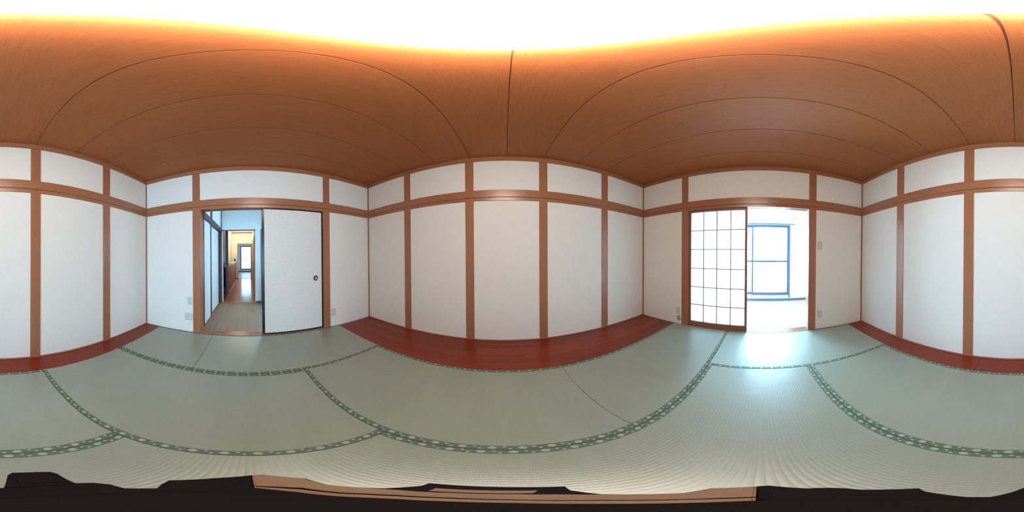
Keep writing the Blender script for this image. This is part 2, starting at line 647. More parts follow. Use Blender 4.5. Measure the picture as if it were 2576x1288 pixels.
def door_wall(name, s, dist, far_mat):
    """left / right wall with the sliding-door opening; s = +1 towards +y"""
    yin = s * dist
    Y = lambda d0, d1: (yin + s * d0, yin + s * d1)
    p = [(-0.757, OP0), (OP1, 1.142)]
    w = tag(multibox(name, [((-D - T, -0.70), Y(0.006, T), (-0.1, CEIL + 0.05)), ((1.09, B + T), Y(0.006, T), (-0.1, CEIL + 0.05)),
                            ((-0.70, 1.09), Y(0.006, T), (Z_RAIL0 + 0.01, CEIL + 0.05))], far_mat), kind='structure')
    for x0, x1 in ((-D, -0.757), (1.142, B)):
        box('wall_panel', (x0, x1), Y(0.0, 0.006), (0.0, Z_HEAD), M_PANEL, w)
        box('head_strip', (x0, x1), Y(-0.008, 0.006), (Z_HEAD, Z_RAIL0 + 0.01), M_TRIM['x'], w, 0.0008)
    for x0, x1 in ((-D, -0.757), (-0.655, OP1), (1.142, B)):
        box('wall_panel', (x0, x1), Y(0.0, 0.006), (Z_RAIL0, Z_COR + 0.02), M_PANEL, w)
    for x0, x1 in p:
        box('post', (x0, x1), Y(-PROUD, T + 0.004), (-0.02, Z_RAIL0 + 0.02), M_TRIM['z'], w, 0.002)
        box('post', (x0, x1), Y(-PROUD, 0.006), (Z_RAIL0, Z_COR + 0.02), M_TRIM['z'], w, 0.0015)
    box('picture_rail', (-D, B), Y(-RAILP, 0.006), (Z_RAIL0, Z_RAIL1), M_TRIM['x'], w, 0.0015)
    box('cornice', (-D, B), Y(-CORP, 0.006), (Z_COR, CEIL), M_TRIM['x'], w, 0.0015)
    prism_x('lintel', lintel_profile(yin, s), OP0 - 0.005, OP1 + 0.005, M_TRIM['x'], w)
    prism_x('sill', sill_profile(yin, s), OP0 - 0.005, OP1 + 0.005, M_TRIM['x'], w)
    return w


door_wall('wall_left', 1, A, M_PLASTER)
door_wall('wall_right', -1, C, M_PLASTER)


# ------------------------------------------------------------------ tatami mats
def mat_piece(label, x0, x1, y0, y1, along, heri, hoff=0.0):
    """along: 'x' or 'y' = long direction; heri: sides of the mat that carry green edging ('lo','hi')"""
    x0, x1, y0, y1 = x0 + G, x1 - G, y0 + G, y1 - G
    cx, cy = (x0 + x1) / 2, (y0 + y1) / 2
    root = empty('tatami_mat', (cx, cy, -0.055))
    L, Wd = ((x1 - x0), (y1 - y0)) if along == 'x' else ((y1 - y0), (x1 - x0))

    def slab(name, u0, u1, v0, v1, z0, z1, mat, uoff, bev):
        # local u along the mat, v across it, uv in metres
        bm = bmesh.new()
        bmesh.ops.create_cube(bm, size=1.0)
        bmesh.ops.scale(bm, vec=(u1 - u0, v1 - v0, z1 - z0), verts=bm.verts)
        bmesh.ops.translate(bm, vec=((u0 + u1) / 2, (v0 + v1) / 2, (z0 + z1) / 2), verts=bm.verts)
        if bev:
            bmesh.ops.bevel(bm, geom=bm.edges[:], offset=bev, segments=2, affect='EDGES')
        uvl = bm.loops.layers.uv.new('UVMap')
        for f in bm.faces:
            for lp in f.loops:
                c = lp.vert.co
                lp[uvl].uv = (c.x + uoff, c.y - v0 if name == 'edging_band' else c.y + 3.0)
        if along == 'y':
            bmesh.ops.rotate(bm, cent=(0, 0, 0), matrix=Matrix.Rotation(math.pi / 2, 3, 'Z'), verts=bm.verts)
        me = bpy.data.meshes.new(name)
        bm.to_mesh(me)
        bm.free()
        return link(name, me, mat, root, (cx, cy, 0))

    slab('straw_core', -L / 2, L / 2, -Wd / 2, Wd / 2, -0.055, -0.003, M_TATAMI_BASE, 0, 0)
    hw = 0.030
    lo = -Wd / 2 + (hw if 'lo' in heri else 0)
    hi = Wd / 2 - (hw if 'hi' in heri else 0)
    slab('woven_cover', -L / 2, L / 2, lo, hi, -0.003, 0.0, M_TATAMI, random.random() * 2, 0.0012)
    if 'lo' in heri:
        slab('edging_band', -L / 2, L / 2, -Wd / 2, lo, -0.003, 0.0012, M_HERI, 3.0 + hoff, 0.0008)
    if 'hi' in heri:
        slab('edging_band', -L / 2, L / 2, hi, Wd / 2, -0.003, 0.0012, M_HERI, 3.0 + hoff + 0.026, 0.0008)
    tag(root, label, 'tatami mat', 'tatami mats covering the room floor')
    return root


S = 'green-edged woven tatami mat '
YM1, YM2, YM3, YM4 = 1.262, 0.405, -0.458, -1.318
XM1, XM2 = 0.433, -0.420
# 'lo' / 'hi' refer to the mat's own across axis (rotated mats: across axis points to -x)
mat_piece('short green-edged tatami mat by the two wall sockets, in front of the paper door wall', TX0, -0.473, YM1, TY1, 'x', ('lo', 'hi'))
mat_piece(S + 'along the sill of the white paper sliding door', -0.473, TX1, YM1, TY1, 'x', ('lo', 'hi'))
mat_piece(S + 'lying crosswise, one row in from the paper door', TX0, XM1, YM2, YM1, 'x', ('lo', 'hi'))
mat_piece(S + 'beside the single narrow floorboard strip', TX0, XM2, YM4, YM2, 'y', ('lo', 'hi'))
mat_piece(S + 'in the middle of the room under the camera tripod', XM2, XM1, YM4, YM2, 'y', ('lo', 'hi'))
mat_piece(S + 'beside the wide floorboards, at the end near the white paper door', XM1, TX1, YM3, YM1, 'y', ('lo', 'hi'))
mat_piece(S + 'beside the wide floorboards, reaching to the shoji screen', XM1, TX1, TY0, YM3, 'y', ('lo', 'hi'))
mat_piece('brightly daylit ' + S[:-1] + ' in front of the open shoji doorway', TX0, XM1, TY0, YM4, 'x', ('lo', 'hi'))


# ------------------------------------------------------------------ sliding doors
def fusuma(name, x0, x1, y0, y1, label, pull):
    z0, z1 = 0.003, Z_HEAD + 0.010
    r = tag(empty(name, ((x0 + x1) / 2, (y0 + y1) / 2, z0)), label, 'sliding door', kind='structure')
    f = 0.018
    box('paper_panel', (x0 + f, x1 - f), (y0 + 0.003, y1 - 0.003), (z0 + f, z1 - 0.025), M_FUSUMA, r)
    for a, b in ((x0, x0 + f), (x1 - f, x1)):
        box('stile', (a, b), (y0, y1), (z0, z1), M_LACQUER, r, 0.0015)
    box('top_rail', (x0 + f, x1 - f), (y0, y1), (z1 - 0.025, z1), M_LACQUER, r, 0.0015)
    box('bottom_rail', (x0 + f, x1 - f), (y0, y1), (z0, z0 + f), M_LACQUER, r, 0.0015)
    if pull:
        px, pz = pull
        for yy, s in ((y0 + 0.003, -1),):
            me = lathe_mesh('pull_ring', [(0.024, 0.0), (0.024, 0.004), (0.028, 0.006), (0.035, 0.005), (0.037, 0.0)], 40)
            o = link('door_pull', me, M_LACQUER, r, (px, yy, pz))
            o.rotation_euler = (math.pi / 2 * -s, 0, 0)
            me = lathe_mesh('pull_cup', [(0.0, 0.0008), (0.020, 0.0008), (0.025, 0.003)], 40)
            c = bpy.data.objects.new('pull_cup', me)
            COL.objects.link(c)
            me.materials.append(M_STEEL)
            c.parent = o
    return r


fusuma('door_1', 0.186, 1.037, A + 0.024, A + 0.047, 'white paper sliding door with black lacquered frame and round pull', (0.926, 0.792))
fusuma('door_2', 0.172, 1.030, A + 0.069, A + 0.092, 'white paper sliding door slid behind another one', None)


def shoji(name, x0, x1, y0, y1, label):
    """y1 is the room side"""
    z0, z1 = 0.003, Z_HEAD + 0.012
    r = tag(empty(name, ((x0 + x1) / 2, (y0 + y1) / 2, z0)), label, 'sliding door', kind='structure')
    st, top, bot = 0.033, 0.045, 0.076
    for a, b in ((x0, x0 + st), (x1 - st, x1)):
        box('stile', (a, b), (y0, y1), (z0, z1), M_SHOJI['z'], r, 0.0015)
    box('top_rail', (x0 + st, x1 - st), (y0, y1), (z1 - top, z1), M_SHOJI['x'], r, 0.0015)
    box('bottom_rail', (x0 + st, x1 - st), (y0, y1), (z0, z0 + bot), M_SHOJI['x'], r, 0.0015)
    xi0, xi1, zi0, zi1 = x0 + st, x1 - st, z0 + bot, z1 - top
    k = 0.0105
    yk = (y0 + 0.004, y0 + 0.018)
    me_v = box_mesh('lattice_bar', k, yk[1] - yk[0], zi1 - zi0, 0.0006)
    me_h = box_mesh('lattice_bar', xi1 - xi0, yk[1] - yk[0] - 0.002, k, 0.0006)
    for i in range(1, 4):
        link('lattice_bar', me_v, M_SHOJI['z'], r, (xi0 + (xi1 - xi0) * i / 4, sum(yk) / 2, (zi0 + zi1) / 2))
    for i in range(1, 6):
        link('lattice_bar', me_h, M_SHOJI['x'], r, ((xi0 + xi1) / 2, sum(yk) / 2, zi0 + (zi1 - zi0) * i / 6))
    # each paper pane between the bars
    pw, ph = (xi1 - xi0) / 4, (zi1 - zi0) / 6
    me = bpy.data.meshes.new('paper_pane')
    me.from_pydata([(-pw / 2, 0, -ph / 2), (pw / 2, 0, -ph / 2), (pw / 2, 0, ph / 2), (-pw / 2, 0, ph / 2)], [], [(0, 1, 2, 3)])
    for i in range(4):
        for j in range(6):
            link('paper_pane', me, M_PAPER, r, (xi0 + pw * (i + 0.5), y0 + 0.003, zi0 + ph * (j + 0.5)))
    return r


shoji('door_3', 0.184, 1.037, -C - 0.050, -C - 0.022, 'shoji screen of white paper panes in a brown timber lattice')


# ------------------------------------------------------------------ wall plates
def plate(label, cat, x, z, w, h, s, kind, group=None):
    """s = +1 on the left wall (faces -y), -1 on the right wall (faces +y)"""
    ywall = A if s > 0 else -C
    root = empty('wall_plate' if kind in ('jack', 'tv') else ('light_switch' if kind == 'switch' else 'wall_socket'), (x, ywall, z - h / 2))
    Y = lambda d0, d1: (ywall - s * d0, ywall - s * d1)
    box('cover_plate', (x - w / 2, x + w / 2), Y(0.0, 0.007), (z - h / 2, z + h / 2), M_PLATE, root, 0.003)
    if kind == 'socket':
        box('insert', (x - 0.012, x + 0.012), Y(0.006, 0.009), (z - 0.033, z + 0.033), M_PLATE2, root, 0.001)
        for dz in (-0.018, 0.014):
            for dx in (-0.0045, 0.0045):
                box('slot', (x + dx - 0.001, x + dx + 0.001), Y(0.008, 0.0093), (z + dz - 0.004, z + dz + 0.004), M_HOLE, root)
    elif kind == 'switch':
        box('rocker', (x - 0.012, x + 0.012), Y(0.006, 0.011), (z - 0.033, z + 0.033), M_PLATE2, root, 0.002)
        box('indicator', (x + s * 0.004 - 0.002, x + s * 0.004 + 0.002), Y(0.010, 0.0115), (z - 0.006, z + 0.006), M_HOLE, root)
    elif kind == 'jack':
        box('insert', (x - 0.012, x + 0.012), Y(0.006, 0.009), (z - 0.016, z + 0.016), M_PLATE2, root, 0.001)
        box('jack_hole', (x - 0.005, x + 0.004), Y(0.008, 0.0095), (z - 0.011, z - 0.004), M_HOLE, root)
    elif kind == 'tv':
        box('insert', (x - 0.045, x - 0.016), Y(0.006, 0.009), (z - 0.033, z + 0.033), M_PLATE2, root, 0.001)
        box('insert', (x + 0.014, x + 0.043), Y(0.006, 0.009), (z - 0.033, z + 0.033), M_PLATE2, root, 0.001)
        o = link('aerial_jack', lathe_mesh('aerial_jack', [(0.0, 0.003), (0.006, 0.003), (0.006, 0.0)], 20), M_HOLE, root, (x - 0.028, ywall - s * 0.009, z))
        o.rotation_euler = (math.pi / 2 * s, 0, 0)
        for dz in (-0.012, 0.012):
            box('slot', (x + 0.022, x + 0.024), Y(0.008, 0.0093), (z + dz - 0.004, z + dz + 0.004), M_HOLE, root)
            box('slot', (x + 0.031, x + 0.033), Y(0.008, 0.0093), (z + dz - 0.004, z + dz + 0.004), M_HOLE, root)
    tag(root, label, cat, group)
    return root


plate('small pale grey jack plate above the wide socket plate beside the post', 'wall plate', -0.802, 0.486, 0.070, 0.112, 1, 'jack')
plate('wide pale grey plate with dark round aerial jack near the floor', 'wall plate', -0.822, 0.243, 0.116, 0.108, 1, 'tv')
plate('pale grey wall socket right of the white paper door', 'socket', 1.196, 0.243, 0.072, 0.120, 1, 'socket')
plate('pale grey light switch on the wall beside the open shoji doorway', 'light switch', -0.816, 1.249, 0.072, 0.118, -1, 'switch')
plate('pale grey wall socket under the light switch by the shoji doorway', 'socket', -0.820, 0.240, 0.070, 0.120, -1, 'socket')
plate('pale wall socket above a small tilted green card beside the shoji screen', 'socket', 1.205, 0.222, 0.066, 0.116, -1, 'socket')
card = link('paper_card', box_mesh('paper_card', 0.062, 0.0016, 0.085, 0.0004), M_CARD, None, (1.188, -C + 0.0025, 0.098))
card.rotation_euler = (0, math.radians(22), 0)
tag(card, 'small tilted green-grey card stuck on the wall below the socket by the shoji screen', 'card')

# ------------------------------------------------------------------ ceiling lamp
LX, LY = 0.158, 0.0
lamp = tag(empty('ceiling_light', (LX, LY, CEIL)), 'round lit ceiling lamp with a white bowl shade on the wooden ceiling', 'ceiling lamp')
link('base', lathe_mesh('base', [(0.0, 0.0), (0.205, 0.0), (0.205, -0.022), (0.0, -0.022)], 64), M_PLATE2, lamp, (LX, LY, CEIL))
prof = [(0.0, -0.184)] + [(0.250 * math.sin(t), -0.034 - 0.150 * math.cos(t)) for t in [math.pi / 2 * k / 12 for k in range(1, 13)]] + [(0.247, -0.024), (0.206, -0.020)]
link('diffuser', lathe_mesh('diffuser', prof, 64), M_LAMP, lamp, (LX, LY, CEIL))

# ------------------------------------------------------------------ sunroom behind the shoji wall
SY0 = -3.825
SXR, SXL = -1.105, 3.30
tag(box('floor_sunroom', (SXR - 0.1, SXL + 0.1), (SY0 - 0.1, YC2), (-0.1, 0.0), M_SUNFLOOR), kind='structure')
tag(box('ceiling_sunroom', (SXR - 0.1, SXL + 0.1), (SY0 - 0.1, YC2), (2.42, 2.5), M_PLASTER), kind='structure')
WX0, WX1, WZ0, WZ1 = -0.684, 1.080, 0.083, 1.826
WX2, WX3 = 1.40, 3.16  # extent of the unseen window added for more daylight in the sunroom
ws = tag(multibox('wall_sunroom_window', [((SXR - 0.1, WX0), (SY0 - 0.12, SY0), (0, 2.42)), ((WX1, WX2), (SY0 - 0.12, SY0), (0, 2.42)), ((WX3, SXL + 0.1), (SY0 - 0.12, SY0), (0, 2.42)),
                                          ((WX2, WX3), (SY0 - 0.12, SY0), (0, WZ0)), ((WX2, WX3), (SY0 - 0.12, SY0), (WZ1, 2.42)),
                                          ((WX0, WX1), (SY0 - 0.12, SY0), (0, WZ0)), ((WX0, WX1), (SY0 - 0.12, SY0), (WZ1, 2.42))], M_PLASTER), kind='structure')
tag(box('wall_sunroom_side', (SXR - 0.1, SXR), (SY0, YC2), (0, 2.42), M_PLASTER), kind='structure')
tag(box('wall_sunroom_end', (SXL, SXL + 0.1), (SY0, YC2), (0, 2.42), M_PLASTER), kind='structure')
tag(box('baseboard_sunroom', (SXR, SXL), (SY0, SY0 + 0.012), (0.0, 0.062), M_GREYBASE, None, 0.001), kind='structure')


def sliding_window(name, x0, x1, z0, z1, y, s, zmid, mat, glass_mat, label):
    """two glazed sashes in an outer frame; s = +1 when the room lies towards +y"""
    r = tag(empty(name, ((x0 + x1) / 2, y, z0)), label, 'window', kind='structure')
    Y = lambda a, b: (y + s * a, y + s * b)
    fr = 0.030
    box('jamb', (x0, x0 + fr), Y(-0.10, 0.015), (z0, z1), mat, r, 0.001)
    box('jamb', (x1 - fr, x1), Y(-0.10, 0.015), (z0, z1), mat, r, 0.001)
    box('head', (x0 + fr, x1 - fr), Y(-0.10, 0.015), (z1 - 0.022, z1), mat, r, 0.001)
    box('track', (x0 + fr, x1 - fr), Y(-0.10, 0.020), (z0, z0 + 0.040), M_PLATE, r, 0.001)
    box('track_rib', (x0 + fr, x1 - fr), Y(-0.012, -0.006), (z0 + 0.04, z0 + 0.060), M_PLATE, r)
    box('track_rib', (x0 + fr, x1 - fr), Y(-0.055, -0.049), (z0 + 0.04, z0 + 0.060), M_PLATE, r)
    xm = (x0 + x1) / 2
    for a, b, d in ((x0 + fr, xm + 0.02, -0.024), (xm - 0.02, x1 - fr, -0.066)):
        sx0, sx1 = a, b
        st = 0.038
        zb, zt = z0 + 0.062, z1 - 0.022
        yy = Y(d - 0.014, d + 0.014)
        sash = multibox('sash', [((sx0, sx0 + st), yy, (zb, zt)), ((sx1 - st, sx1), yy, (zb, zt)), ((sx0 + st, sx1 - st), yy, (zt - 0.036, zt)),
                                 ((sx0 + st, sx1 - st), yy, (zb, zb + 0.072)), ((sx0 + st, sx1 - st), yy, (zmid - 0.022, zmid + 0.022))],
                        mat, r, ((sx0 + sx1) / 2, y + s * d, (zb + zt) / 2))
        for za, zc in ((zb + 0.072, zmid - 0.022), (zmid + 0.022, zt - 0.036)):
            me = bpy.data.meshes.new('pane')
            w2, h2 = (sx1 - sx0) / 2 - st, (zc - za) / 2
            me.from_pydata([(-w2, 0, -h2), (w2, 0, -h2), (w2, 0, h2), (-w2, 0, h2)], [], [(0, 1, 2, 3)])
            link('pane', me, glass_mat, sash, ((sx0 + sx1) / 2, y + s * d, (za + zc) / 2))
    return r


sliding_window('window_1', WX0, WX1, WZ0, WZ1, SY0, 1, 0.960, M_ALU, M_GLASS, 'wide sliding window with blue-grey aluminium sashes in the sunroom')
portal('window_1_portal', ((WX0 + WX1) / 2, SY0 - 0.13, (WZ0 + WZ1) / 2), (math.pi / 2, 0, 0), WX1 - WX0, WZ1 - WZ0)
sliding_window('added_window_4', WX2, WX3, WZ0, WZ1, SY0, 1, 0.960, M_ALU, M_GLASS, 'unseen second sliding window, added to brighten the sunroom behind the shoji screen')  # unseen opening, added to raise the sunroom's brightness
portal('added_window_4_portal', ((WX2 + WX3) / 2, SY0 - 0.13, (WZ0 + WZ1) / 2), (math.pi / 2, 0, 0), WX3 - WX2, WZ1 - WZ0)
cr = tag(empty('curtain_rail', (0.2, SY0, 1.845)), 'thin pale curtain rail above the sunroom window', 'curtain rail')
box('rail', (-0.802, 1.20), (SY0 + 0.012, SY0 + 0.030), (1.842, 1.860), M_ALU, cr, 0.002)
for xx in (-0.76, 0.2, 1.16):
    box('bracket', (xx - 0.008, xx + 0.008), (SY0, SY0 + 0.016), (1.846, 1.872), M_ALU, cr)
for zz, lb in ((2.032, 'topmost small pale plate beside the sunroom window, above the curtain rail'), (1.237, 'small pale switch plate at mid height beside the sunroom window'), (0.22, 'small pale socket plate beside the foot of the sunroom window')):
    r = tag(empty('wall_plate', (-0.780, SY0, zz - 0.058)), lb, 'wall plate')
    box('cover_plate', (-0.815, -0.745), (SY0, SY0 + 0.008), (zz - 0.058, zz + 0.058), M_PLATE, r, 0.002)
    box('insert', (-0.792, -0.768), (SY0 + 0.007, SY0 + 0.011), (zz - 0.032, zz + 0.032), M_PLATE2, r, 0.001)

# ------------------------------------------------------------------ entry hall behind the left wall
HY = 3.818                                    # face of the wall at its far end
HXL, HXR = -0.640, 1.45
fl = tag(box('floor_hall', (-1.35, HXR), (YA2, HY), (-0.1, -0.012), M_SUBFLOOR), kind='structure')
pw = 0.150
x = HXL
i = 0
while x < HXR - 0.01:
    x1 = min(x + pw, HXR)
    y = YA2 - [0.0, 0.55, 0.25, 0.75][i % 4]
    while y < HY:
        y1 = min(y + 0.92, HY)
        box('floor_plank', (x + 0.0004, x1 - 0.0004), (max(y, YA2) + 0.0004, y1 - 0.0004), (-0.012, 0.0), M_VINYL, fl, 0.0005)
        y = y1
    x, i = x1, i + 1
tag(box('ceiling_hall', (-1.35, HXR + 0.1), (YA2, HY + 0.1), (2.42, 2.5), M_PLASTER), kind='structure')
# closet along the hall's left side
CX = HXL
cl = tag(multibox('wall_hall_closet', [((CX - 0.62, CX - 0.60), (YA2, HY), (0, 2.42)), ((CX - 0.60, CX - 0.045), (YA2, YA2 + 0.012), (0.0, 2.42)), ((CX - 0.60, CX - 0.045), (HY - 0.012, HY), (0.0, 2.42)), ((CX - 0.02, CX - 0.008), (YA2, HY), (1.70, 2.42))], M_PLASTER), kind='structure')
box('closet_sill', (CX - 0.10, CX + 0.010), (YA2, HY), (0.0, 0.030), M_HALLW['y'], cl, 0.002)
box('closet_lintel', (CX - 0.08, CX + 0.018), (YA2, HY), (1.688, 1.776), M_DARKW['y'], cl, 0.002)
for y0, y1 in ((2.70, 2.83), (HY - 0.075, HY)):
    box('closet_post', (CX - 0.04, CX + 0.002), (y0, y1), (1.776, 2.42), M_DARKW['z'], cl, 0.002)
box('closet_post', (CX - 0.06, CX + 0.004), (HY - 0.09, HY), (0.030, 1.688), M_DARKW['z'], cl, 0.002)
for nm, y0, y1, xd in (('door_4', YA2 + 0.005, 2.80, -0.012), ('door_5', 2.72, HY - 0.085, -0.040)):
    r = tag(empty(nm, (CX + xd, (y0 + y1) / 2, 0.03)), 'white closet sliding door with dark stiles in the hall' + (', nearest the tatami room' if nm == 'door_4' else ', at the far end of the closet'), 'sliding door', kind='structure')
    xs = (CX + xd - 0.024, CX + xd)
    stw = 0.095 if nm == 'door_4' else 0.150
    box('door_panel', (xs[0] + 0.003, xs[1] - 0.003), (y0 + stw, y1 - stw), (0.045, 1.680), M_FUSUMA, r)
    for a, b in ((y0, y0 + stw), (y1 - stw, y1)):
        box('stile', xs, (a, b), (0.032, 1.688), M_DARKW['z'], r, 0.001)
    box('bottom_rail', xs, (y0 + stw, y1 - stw), (0.032, 0.046), M_DARKW['y'], r, 0.001)
    box('top_rail', xs, (y0 + stw, y1 - stw), (1.676, 1.688), M_DARKW['y'], r, 0.001)
# far wall of the hall, with the corridor opening and a glazed door right of it
WT = 0.10
OX0, OX1, OZ = -0.622, 0.153, 1.752
wh = tag(multibox('wall_hall_far', [((-1.35, OX0), (HY, HY + WT), (0, 2.42)), ((OX1, 0.285), (HY, HY + WT), (0, 2.42)), ((OX0, OX1), (HY, HY + WT), (OZ, 2.42)),
                                    ((0.285, 1.20), (HY, HY + WT), (1.76, 2.42)), ((1.20, HXR + 0.1), (HY, HY + WT), (0, 2.42))], M_PLASTER), kind='structure')
box('opening_trim', (OX0, OX1), (HY - 0.006, HY + WT + 0.006), (OZ - 0.014, OZ), M_HALLW['x'], wh, 0.001)
box('opening_trim', (OX1 - 0.012, OX1), (HY + 0.03, HY + WT + 0.006), (0, OZ - 0.014), M_CREAM, wh, 0.001)
box('skirting', (OX1 + 0.004, 0.283), (HY - 0.010, HY), (0, 0.045), M_GREYBASE, wh, 0.001)
box('threshold', (OX0, OX1), (HY - 0.012, HY + 0.03), (0, 0.006), M_HALLW['x'], wh, 0.001)
r = tag(empty('door_6', (0.74, HY, 0)), 'pale framed glazed door beside the corridor opening, half hidden by the paper door', 'door', kind='structure')
box('jamb', (0.285, 0.318), (HY - 0.012, HY + WT), (0, 1.76), M_DARKW['z'], r, 0.002)
box('jamb', (1.167, 1.20), (HY - 0.012, HY + WT), (0, 1.76), M_DARKW['z'], r, 0.002)
box('head', (0.318, 1.167), (HY - 0.012, HY + WT), (1.727, 1.76), M_DARKW['x'], r, 0.002)
box('stile', (0.32, 0.40), (HY + 0.02, HY + 0.05), (0.005, 1.725), M_PLATE2, r, 0.002)
box('stile', (1.085, 1.165), (HY + 0.02, HY + 0.05), (0.005, 1.725), M_PLATE2, r, 0.002)
box('rail', (0.40, 1.085), (HY + 0.02, HY + 0.05), (0.005, 0.55), M_PLATE2, r, 0.002)
box('rail', (0.40, 1.085), (HY + 0.02, HY + 0.05), (1.60, 1.725), M_PLATE2, r, 0.002)
me = bpy.data.meshes.new('frosted_pane')
me.from_pydata([(-0.3425, 0, -0.525), (0.3425, 0, -0.525), (0.3425, 0, 0.525), (-0.3425, 0, 0.525)], [], [(0, 1, 2, 3)])
link('frosted_pane', me, M_PAPER, r, (0.7425, HY + 0.035, 1.075))
# right side of the hall, with an unseen window added to light it
hz0, hz1, hy0, hy1 = 1.05, 1.85, 2.55, 3.45
tag(multibox('wall_hall_right', [((HXR, HXR + 0.1), (YA2, hy0), (0, 2.42)), ((HXR, HXR + 0.1), (hy1, HY), (0, 2.42)), ((HXR, HXR + 0.1), (hy0, hy1), (0, hz0)), ((HXR, HXR + 0.1), (hy0, hy1), (hz1, 2.42))], M_PLASTER), kind='structure')
r = tag(empty('added_window_3', (HXR, (hy0 + hy1) / 2, hz0)), 'unseen hall side window with aluminium frame, added for daylight', 'window', kind='structure')
multibox('frame', [((HXR, HXR + 0.06), (hy0, hy0 + 0.03), (hz0, hz1)), ((HXR, HXR + 0.06), (hy1 - 0.03, hy1), (hz0, hz1)), ((HXR, HXR + 0.06), (hy0 + 0.03, hy1 - 0.03), (hz0, hz0 + 0.03)), ((HXR, HXR + 0.06), (hy0 + 0.03, hy1 - 0.03), (hz1 - 0.03, hz1)), ((HXR + 0.01, HXR + 0.05), ((hy0 + hy1) / 2 - 0.02, (hy0 + hy1) / 2 + 0.02), (hz0 + 0.03, hz1 - 0.03))], M_ALU, r, (HXR, (hy0 + hy1) / 2, hz0))
for k in range(2):
    y0 = hy0 + 0.03 + k * ((hy1 - hy0) / 2 - 0.01)
    y1 = y0 + (hy1 - hy0) / 2 - 0.05
    me = bpy.data.meshes.new('pane')
    w2, h2 = (y1 - y0) / 2, (hz1 - hz0) / 2 - 0.03
    me.from_pydata([(0, -w2, -h2), (0, w2, -h2), (0, w2, h2), (0, -w2, h2)], [], [(0, 1, 2, 3)])
    link('pane', me, M_GLASS_HALL, r, (HXR + 0.03, (y0 + y1) / 2, (hz0 + hz1) / 2))
portal('added_window_3_portal', (HXR + 0.11, (hy0 + hy1) / 2, (hz0 + hz1) / 2), (0, math.pi / 2, 0), hz1 - hz0, hy1 - hy0)

# ------------------------------------------------------------------ corridor
KY0, KY1 = HY + WT, 8.195
KXL, KXR = -0.870, 0.160
fl = tag(box('floor_corridor', (KXL - 0.1, KXR + 0.02), (HY + 0.03, KY1), (-0.1, -0.012), M_SUBFLOOR), kind='structure')
x, i = KXL - 0.05, 0
while x < KXR:
    x1 = min(x + 0.15, KXR + 0.01)
    y = KY0 - [0.07, 1.0, 0.5, 1.4][i % 4]
    while y < KY1:
        y1 = min(y + 1.82, KY1)
        box('floor_plank', (x + 0.0004, x1 - 0.0004), (max(y, HY + 0.03) + 0.0004, y1 - 0.0004), (-0.012, 0.0), M_CORR['y'], fl, 0.0005)
        y = y1
    x, i = x1, i + 1
tag(box('ceiling_corridor', (KXL - 0.1, KXR + 0.1), (KY0, KY1), (2.44, 2.5), M_CREAM), kind='structure')
tag(box('wall_corridor_left', (KXL - 0.1, KXL), (KY0, KY1), (0, 2.44), M_CREAM), kind='structure')
wr = tag(box('wall_corridor_right', (KXR + 0.02, KXR + 0.12), (KY0, KY1), (0, 2.44), M_CREAM), kind='structure')
box('skirting', (KXR + 0.008, KXR + 0.02), (KY0 + 0.01, KY1), (0, 0.055), M_HALLW['y'], wr, 0.001)
for y0, y1 in ((5.2, 6.0), (6.9, 7.7)):
    for a, b in ((y0, y0 + 0.06), (y1 - 0.06, y1)):
        box('door_casing', (KXR + 0.004, KXR + 0.02), (a, b), (0.055, 1.80), M_HALLW['z'], wr, 0.001)
    box('door_casing', (KXR + 0.004, KXR + 0.02), (y0 + 0.06, y1 - 0.06), (1.74, 1.80), M_HALLW['y'], wr, 0.001)
# dark door set in the left side, then the panelled half wall with its full-height end post
r = tag(empty('door_7', (-0.81, 4.85, 0)), 'dark brown wooden door at the near end of the corridor', 'door', kind='structure')
box('leaf', (-0.83, -0.790), (4.05, 5.75), (0.085, 2.42), M_DARKW['z'], r, 0.002)
for yy in (4.40, 4.75, 5.10, 5.45):
    box('batten', (-0.792, -0.782), (yy - 0.03, yy + 0.03), (0.12, 2.38), M_DARKW['z'], r, 0.002)
box('sill', (-0.86, -0.770), (4.05, 5.75), (0.0, 0.085), M_PLATE2, r, 0.002)
hw = tag(empty('half_wall', (-0.655, 6.45, 0)), 'brown panelled half wall with a white cap and tall end post along the corridor', 'half wall')
box('panel', (-0.695, -0.632), (4.75, KY1), (0.0, 0.800), M_HALFWALL, hw, 0.002)
box('cap', (-0.72, -0.615), (4.75, KY1 - 0.06), (0.800, 0.885), M_PLASTER, hw, 0.004)
box('end_post', (-0.665, -0.600), (4.655, 4.755), (0.0, 2.44), M_DARKW['z'], hw, 0.003)
box('newel', (-0.735, -0.665), (KY1 - 0.07, KY1 - 0.004), (0.885, 1.02), M_DARKW['z'], hw, 0.006)
box('base_strip', (-0.632, -0.622), (4.76, KY1), (0.0, 0.02), M_HALLW['y'], hw, 0.001)
# end wall with doorway
FX0, FX1, FZ = -0.565, 0.142, 1.748
wf = tag(multibox('wall_corridor_end', [((KXL - 0.1, FX0), (KY1, KY1 + 0.1), (0, 2.44)), ((FX1, KXR + 0.12), (KY1, KY1 + 0.1), (0, 2.44)), ((FX0, FX1), (KY1, KY1 + 0.1), (FZ, 2.44))], M_CREAM), kind='structure')
box('door_casing', (FX0 - 0.022, FX0 + 0.012), (KY1 - 0.01, KY1 + 0.1), (0, FZ), M_HALLW['z'], wf, 0.001)
box('door_casing', (FX1 - 0.06, FX1 + 0.015), (KY1 - 0.01, KY1 + 0.1), (0, FZ), M_HALLW['z'], wf, 0.001)
box('door_casing', (FX0 - 0.022, FX1 + 0.015), (KY1 - 0.01, KY1 + 0.1), (FZ, FZ + 0.028), M_HALLW['x'], wf, 0.001)
box('threshold', (FX0, FX1), (KY1, KY1 + 0.1), (-0.02, 0.006), M_HALLW['x'], wf, 0.001)
